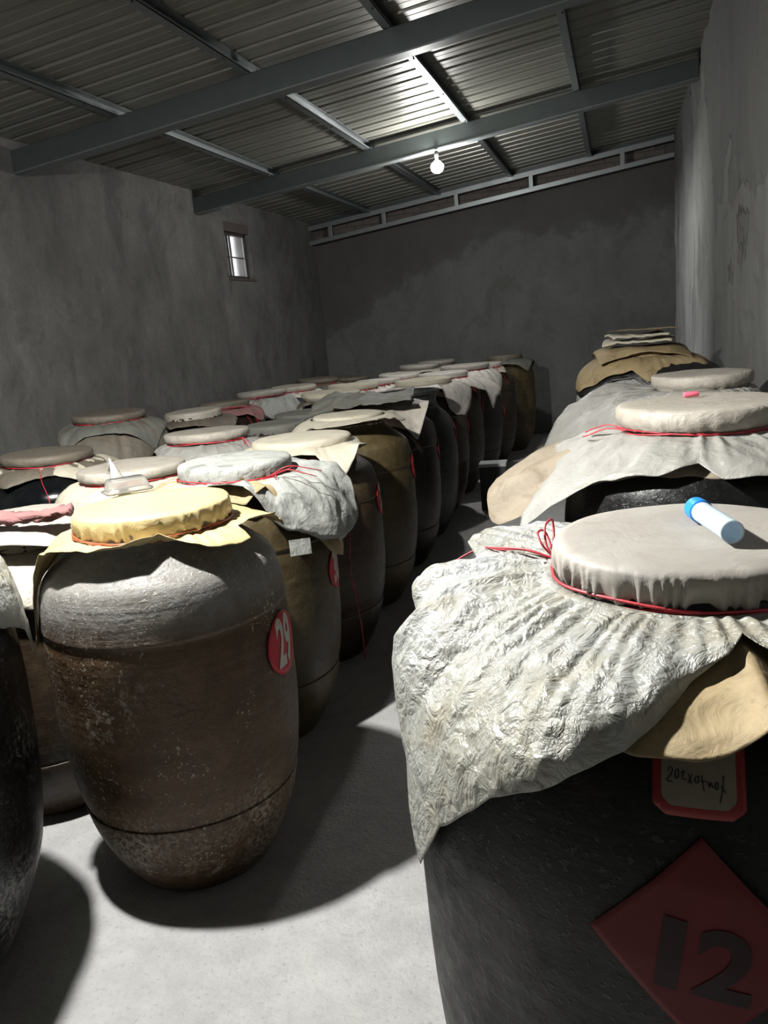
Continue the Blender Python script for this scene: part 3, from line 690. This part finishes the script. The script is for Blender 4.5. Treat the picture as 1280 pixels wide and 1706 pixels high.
# --- right row behind
kR2 = [(20, .40, 1.12), (60, .44, 1.08), (110, .46, 1.06), (135, .50, 1.13), (150, .50, 1.17), (160, .48, 1.18), (170, .47, 1.175), (180, .46, 1.16), (188, .46, 1.15), (194, .47, 1.14), (198, .52, 1.10), (202, .60, 1.02), (206, .63, .975), (212, .55, 1.04), (223, .46, 1.115), (238, .44, 1.14), (250, .43, 1.155), (258, .41, 1.17), (264, .38, 1.175), (272, .44, 1.145), (280, .46, 1.15), (290, .47, 1.15), (310, .44, 1.12), (340, .41, 1.12)]
JR2 = jar('R2', .24, 2.75, 1.315, .44, .262, 'black', 'black jar on the right with a wide beige lid carrying the pink stub', kind='round', cover='beige', seg=112, npl=24, hgt=.068, pl=.009,
    skirts=[dict(mat='oldpaper', ctrl=[(20, .34, 1.14), (90, .36, 1.13), (135, .46, 1.15), (150, .53, 1.165), (160, .56, 1.15), (170, .61, 1.12), (180, .665, 1.085), (186, .69, 1.06), (188.5, .695, 1.03), (190, .69, .965), (194, .66, .96), (200, .59, 1.0), (206, .50, 1.06), (215, .40, 1.10), (240, .34, 1.14), (300, .34, 1.14)], name='under_sheet', nt=260, ns=18, cr=.006, pleat=.002, dz=-.004, mid=(.5, .40), lift=.004),
            dict(mat='plastic_soft', ctrl=kR2, name='plastic_sheet', nt=420, ns=30, pleat=.010, npl=21, cr=.018, csc=8, mid=(.55, .22), lift=.016)],
    tails=[[pol(205, .25, 1.245), pol(195, .30, 1.25), pol(190, .345, 1.232), pol(186, .37, 1.222)], [pol(205, .25, 1.245), pol(196, .29, 1.262), pol(188, .33, 1.25), pol(184, .36, 1.235)], [pol(200, .25, 1.248), pol(188, .30, 1.245), pol(182, .345, 1.225)]])
kR3 = [(20, .29, 1.15), (60, .30, 1.14), (90, .38, 1.12), (140, .40, 1.20), (155, .46, 1.235), (165, .52, 1.20), (175, .62, 1.145), (182, .71, 1.06), (188, .78, .97), (194, .74, .97), (205, .60, 1.04), (225, .46, 1.12), (250, .42, 1.12), (295, .36, 1.12), (340, .29, 1.15)]
jar('R3', .375, 4.25, 1.285, .41 if False else .30, .235, 'darkbrown', 'jar by the right wall with a beige lid and a film sheet spreading left', kind='round', cover='beige', cord=None, seg=72, npl=20, hgt=.06, pl=.008,
    skirts=[dict(mat='plastic_soft', ctrl=kR3, name='film_sheet', nt=240, ns=20, pleat=.008, cr=.035, csc=5, mid=(.5, .1)), ])
kR4 = [(0, .48, 1.16), (30, .46, 1.14), (120, .44, 1.16), (180, .42, 1.16), (212, .46, 1.10), (240, .40, 1.20), (262, .38, 1.225), (276, .42, 1.15), (290, .40, 1.18), (310, .42, 1.20), (330, .46, 1.22)]
JR4 = jar('R4', .12, 5.8, 1.34, .415, .24, 'black', 'black jar in the far right corner stacked with kraft paper sheets', kind='round', cover='kraft', cord=None, seg=72,
    skirts=[dict(mat='greypaper', ctrl=[(a, r*.98, z-.10) for a, r, z in kR4], name='under_sheet', nt=120, cr=.03), dict(mat='blackfilm', ctrl=[(a, r+.06*(cos(rad(a-350)) > .4), z-.03) for a, r, z in kR4], name='black_film', nt=160, cr=.02), dict(mat='kraft', ctrl=kR4, name='kraft_sheet', nt=200, pleat=.006, cr=.03, csc=6, dz=.03)])

# --- stickers, numbers and labels laid on the glaze
def text_mesh(s, size, bold=0.0, sx=1.0, shear=0.0):
    c = bpy.data.curves.new('glyphs', 'FONT'); c.body = s; c.size = size; c.align_x = 'CENTER'; c.align_y = 'CENTER'; c.offset = bold; c.shear = shear
    o = bpy.data.objects.new('glyphs', c); COL.objects.link(o)
    me = bpy.data.meshes.new_from_object(o.evaluated_get(bpy.context.evaluated_depsgraph_get()))
    bpy.data.objects.remove(o); bpy.data.curves.remove(c)
    bm = bmesh.new(); bm.from_mesh(me); bmesh.ops.triangulate(bm, faces=bm.faces)
    bmesh.ops.subdivide_edges(bm, edges=[e for e in bm.edges if e.calc_length() > size*.12], cuts=3)
    bmesh.ops.triangulate(bm, faces=bm.faces)
    V = [(v.co.x*sx, v.co.y) for v in bm.verts]; F = [tuple(v.index for v in f.verts) for f in bm.faces]; bm.free(); bpy.data.meshes.remove(me)
    return V, F
def wrap(key, V2, F, a0, z0, off, rot=0):
    t, jr, R, H, zn, rn = JARS[key]; out = []
    cr_, sr = cos(rad(rot)), sin(rad(rot))
    for u, v in V2:
        u, v = u*cr_-v*sr, u*sr+v*cr_
        z = z0+v*.985; r = jr(z)+off; a = rad(a0)+u/r
        out.append((r*cos(a), r*sin(a), z))
    return out, F
def disc2(rx, ry, n=40, m=6):
    V = [(0, 0)]; F = []
    for j in range(1, m+1):
        for i in range(n): V.append((rx*j/m*cos(2*pi*i/n), ry*j/m*sin(2*pi*i/n)))
    for i in range(n): F.append((0, 1+i, 1+(i+1) % n))
    for j in range(m-1):
        for i in range(n):
            a, b = 1+j*n+i, 1+j*n+(i+1) % n; F.append((a, a+n, b+n, b))
    return V, F
def grid2(fn, n=16, m=16):
    V = [fn(i/n, j/m) for j in range(m+1) for i in range(n+1)]
    F = [(j*(n+1)+i, j*(n+1)+i+1, (j+1)*(n+1)+i+1, (j+1)*(n+1)+i) for j in range(m) for i in range(n)]
    return V, F
def sticker(key, a0, z0, txt, r=.085, off=.003, tsize=.18):
    V, F = wrap(key, *disc2(r, r), a0, z0, off); s = solid(obj('sticker', V, F, MT['sticker'], JARS[key][0], smooth=True), .001)
    if txt:
        V, F = wrap(key, *text_mesh(txt, tsize, .007, .50), a0, z0, off+.0018); obj('number', V, F, MT['white_print'], s)
sticker('29', 2, .735, '29', .098, tsize=.205)
sticker('A2', 8, .70, '30')
sticker('A3', 12, .80, '31')
for k_, a_, z_ in (('A4', 14, .82), ('A5', 16, .78), ('A6', 16, .80), ('A7', 15, .74), ('A8', 12, .85)): sticker(k_, a_, z_, '')
# red diamond with 12
hd = .125
V, F = grid2(lambda u, v: ((u-.5+v-.5)*hd*1.02, (v-.5-(u-.5))*hd*1.06), 22, 22)
V, F = wrap('R1', V, F, 266.5, .905, .004); dm = solid(obj('diamond_label', V, F, MT['diamond'], JR1, smooth=True), .001)
V, F = wrap('R1', *text_mesh('1', .115, .007, 1.0), 262.2, .892, .0058, -8); obj('number', V, F, MT['faded_ink'], dm)
V, F = wrap('R1', *text_mesh('2', .120, .004, 1.05), 269.3, .885, .0058, -8); obj('number', V, F, MT['faded_ink'], dm)
# red bordered paper label with handwriting
def octa(w, h, c):
    def f(u, v):
        x = (u-.5)*w; y = (v-.5)*h; k = max(0, abs(x)/(w/2)+abs(y)/(h/2)-(2-c))
        return x*(1-k*.5), y*(1-k*.5)
    return f
V, F = wrap('R1', *grid2(octa(.100, .075, .30), 20, 12), 266.2, 1.092, .004); lb = solid(obj('red_label', V, F, MT['label_red'], JR1, smooth=True), .001)
V, F = wrap('R1', *grid2(octa(.080, .058, .25), 20, 12), 266.2, 1.095, .0055); lp = obj('label_paper', V, F, MT['label_cream'], lb, smooth=True)
strokes = [[(-30, 2), (-28, 5), (-25, 4), (-27, 0), (-31, -4), (-25, -4)], [(-22, 3), (-19, 5), (-19, 0), (-22, -1), (-22, 3)], [(-16, 3), (-13, 5), (-15, 0), (-11, 0)], [(-9, 4), (-5, -2)], [(-5, 4), (-9, -2)], [(-1, 3), (2, 4), (1, 0), (-2, 0), (-1, 3)], [(5, 5), (7, -4)], [(3, 1), (10, 2)],
           [(11, 2), (13, -1), (14, 2), (16, -1)], [(19, 2), (21, 3), (21, -1), (18, -1), (19, 2)], [(27, 8), (26, 0), (23, -9)], [(24, 1), (29, -2)]]
parts = []
for s_ in strokes:
    pts, _ = wrap('R1', [(a*.00105, (b-a*.10)*.00135) for a, b in s_], [], 266.0, 1.088, .0062)
    parts.append(tube(smooth3(pts, 4), .0006, 5))
V, F = merge(*parts); obj('handwriting', V, F, MT['black_ink'], lp)

# ------------------------------------------------------------------ loose sheets and small things
def loose_sheet(name, key, sx, sy, off, rot, z, rim, mat, label, droop=55, cr=.012, csc=6, n=40, th=.0016, cat='paper', seed=3, rise=0.0):
    t, jr, R, H, zn, rn = JARS[key]; cx, cy = t.location.x, t.location.y
    V, F = [], []
    for j in range(n+1):
        for i in range(n+1):
            u, v = (i/n-.5)*sx, (j/n-.5)*sy
            x = u*cos(rad(rot))-v*sin(rad(rot))+off[0]; y = u*sin(rad(rot))+v*cos(rad(rot))+off[1]
            d = math.hypot(x, y)
            h = 0.0
            if d > rim:
                e = d-rim; k = rad(droop)*min(1, e/.10)
                dd = rim+e*cos(k); h = -e*sin(k)*.9; x *= dd/d; y *= dd/d
            c = crumple(x, y, 0, csc, seed)*cr
            V.append((x, y, h+c+.35*cr+rise*(x*.5)))
    for j in range(n):
        for i in range(n):
            a = j*(n+1)+i; F.append((a, a+1, a+n+2, a+n+1))
    o = solid(obj(name, V, F, MT[mat], None, (cx, cy, z), smooth=True), th)
    return tag(o, label, cat)
loose_sheet('kraft_sheet', 'R4', .62, .56, (0, -.02), 8, 1.362, .22, 'kraft', 'broad kraft sheet drooping over the far right corner jar', 28, .014)
loose_sheet('folded_paper', 'R4', .44, .40, (0, 0), -6, 1.395, .20, 'cream', 'crumpled cream paper, lower of the pile on the far right corner jar', 12, .022, 9, th=.012)
loose_sheet('folded_paper', 'R4', .36, .34, (-.02, 0), 10, 1.432, .20, 'cream', 'crumpled cream paper, upper of the pile on the far right corner jar', 10, .018, 9, th=.014)
loose_sheet('kraft_sheet', 'R4', .36, .34, (.02, .05), 20, 1.472, .20, 'kraft', 'small brown sheet topping the paper pile in the far right corner', 15, .012, 5)
loose_sheet('grey_sheet', 'A5', .70, .64, (-.10, -.12), 12, 1.188, .32, 'greygreen', 'rumpled grey sheet spread between the cream lid and the open jar', 20, .045, 5.5)
loose_sheet('cream_sheet', 'B0', .62, .60, (.05, .0), 25, 1.075, .24, 'lidgrey', 'pale paper sheet bridging the gap left of jar 29', 25, .010)
# pink cloth
def strip(name, pts, wid, mat, label, cat, cr=.02, seed=1, loc=(0, 0, 0)):
    P = smooth3(pts, 8); V, F = [], []; m = 14
    for i, p in enumerate(P):
        a = P[max(i-1, 0)]; b = P[min(i+1, len(P)-1)]; d = (b-a).normalized(); u = d.cross(Vector((0, 0, 1))).normalized(); w = u.cross(d)
        f = .75+.35*noise.noise(Vector((i*.2, seed, 0)))
        for k in range(m):
            t = 2*pi*k/m; q = 1+.8*noise.noise(Vector((i*.45, cos(t)*2, sin(t)*2+seed)))+.22*sin(5*t+i*.5)
            V.append(p+u*cos(t)*wid*f*q+w*sin(t)*wid*.45*f*q)
    for i in range(len(P)-1):
        for k in range(m):
            a, b = i*m+k, i*m+(k+1) % m; F.append((a, b, b+m, a+m))
    F.append(tuple(range(m))[::-1]); F.append(tuple((len(P)-1)*m+k for k in range(m)))
    return tag(obj(name, V, F, MT[mat], None, loc, smooth=True), label, cat)
strip('pink_cloth', [(-2.26, 2.22, 1.11), (-2.12, 2.20, 1.12), (-2.0, 2.20, 1.118), (-1.88, 2.22, 1.12), (-1.80, 2.26, 1.13)], .050, 'pink', 'crumpled dusty pink cloth left of the yellow lid', 'cloth')
# torn white paper cone
V, F = [], []
for j in range(9):
    for i in range(13):
        t = rad(-60+i*18); r = .055*(1-j/8)+.002; q = 1+.3*noise.noise(Vector((i*.5, j*.5, 4)))
        V.append((r*cos(t)*q, r*sin(t)*q, .11*j/8))
for j in range(8):
    for i in range(12): a = j*13+i; F.append((a, a+1, a+14, a+13))
tag(solid(obj('paper_scrap', V, F, MT['white'], None, (-2.13, 2.97, 1.085), smooth=True)), 'pointed scrap of white paper sticking up beside the broad beige lid', 'paper')

# plastic tube with blue cap on jar 12
tt = empty('sample_tube', (.129, 1.286, 1.2935), 'frosted plastic tube with a blue cap lying on the lid of jar 12', 'tube')
d = Vector((.1480-.1107, 1.2084-1.3634, 0)); ang = math.atan2(d.y, d.x)
tt.rotation_euler = (0, 0, ang)
def xl(prof, seg=32):
    V, F = lathe(prof, seg, cap0=False, cap1=False); return [(z, x, y) for x, y, z in V], F
V, F = xl([(.0165, -.050), (.0170, .076), (.0170, .079), (.0150, .079), (.0150, .074), (.0150, -.048)]); obj('tube_wall', V, F, MT['frosted'], tt, smooth=True)
V, F = xl([(.001, -.082), (.0170, -.082), (.0185, -.080), (.0190, -.052), (.0172, -.050), (.001, -.050)]); cp = obj('cap', V, F, MT['blue'], tt, smooth=False)
# clear tray on jar 29
cy_ = empty('clear_tray', (-1.55, 2.23, 1.190), 'clear plastic tray lying on the bright yellow lid', 'tray', rz=rad(48))
def rrect(w, h, r, z, n=5):
    P = []
    for cx_, cy2, a0 in ((w/2-r, h/2-r, 0), (-w/2+r, h/2-r, 90), (-w/2+r, -h/2+r, 180), (w/2-r, -h/2+r, 270)):
        for k in range(n+1): a = rad(a0+90*k/n); P.append((cx_+r*cos(a), cy2+r*sin(a), z))
    return P
loops = [rrect(.15, .10, .02, .002), rrect(.150, .10, .02, .006), rrect(.135, .086, .02, .010), rrect(.120, .072, .018, .040), rrect(.112, .064, .016, .044)]
V = [p for l in loops for p in l]; nn = len(loops[0]); F = []
for j in range(len(loops)-1):
    for i in range(nn): a, b = j*nn+i, j*nn+(i+1) % nn; F.append((a, b, b+nn, a+nn))
F.append(tuple((len(loops)-1)*nn+i for i in range(nn)))
solid(obj('tray_body', V, F, MT['clear'], cy_, smooth=True), .002)
V, F = tube(rrect(.150, .10, .02, .006), .0025, 6, True); obj('tray_rim', V, F, MT['clear'], cy_, smooth=True)
# pink stub on the second right jar
V, F = lathe([(.001, -.024), (.0075, -.024), (.0085, -.022), (.0085, .022), (.0075, .024), (.001, .024)], 16)
V = [(z, x, y) for x, y, z in V]
o = tag(obj('pink_stub', V, F, MT['rosepink'], None, (.217, 2.83, 1.327), smooth=True), 'short pink cylinder lying on the wide beige lid at right', 'stub'); o.rotation_euler = (0, 0, .25)
# small box standing in the aisle
bx = empty('carton', (-1.105, 6.98, 0), 'small dark box with a pale top edge standing in the aisle', 'box', rz=.06)
V, F = boxes([(-.115, .115, -.09, .09, .002, .40)]); bevel(obj('box_body', V, F, plain('dark_card', (.03, .034, .033), .7), bx), .004)
V, F = boxes([(-.119, .119, -.094, .094, .40, .412), (-.119, .119, -.096, -.092, .385, .40)]); obj('box_lid', V, F, plain('pale_card', (.40, .42, .41), .6), bx)
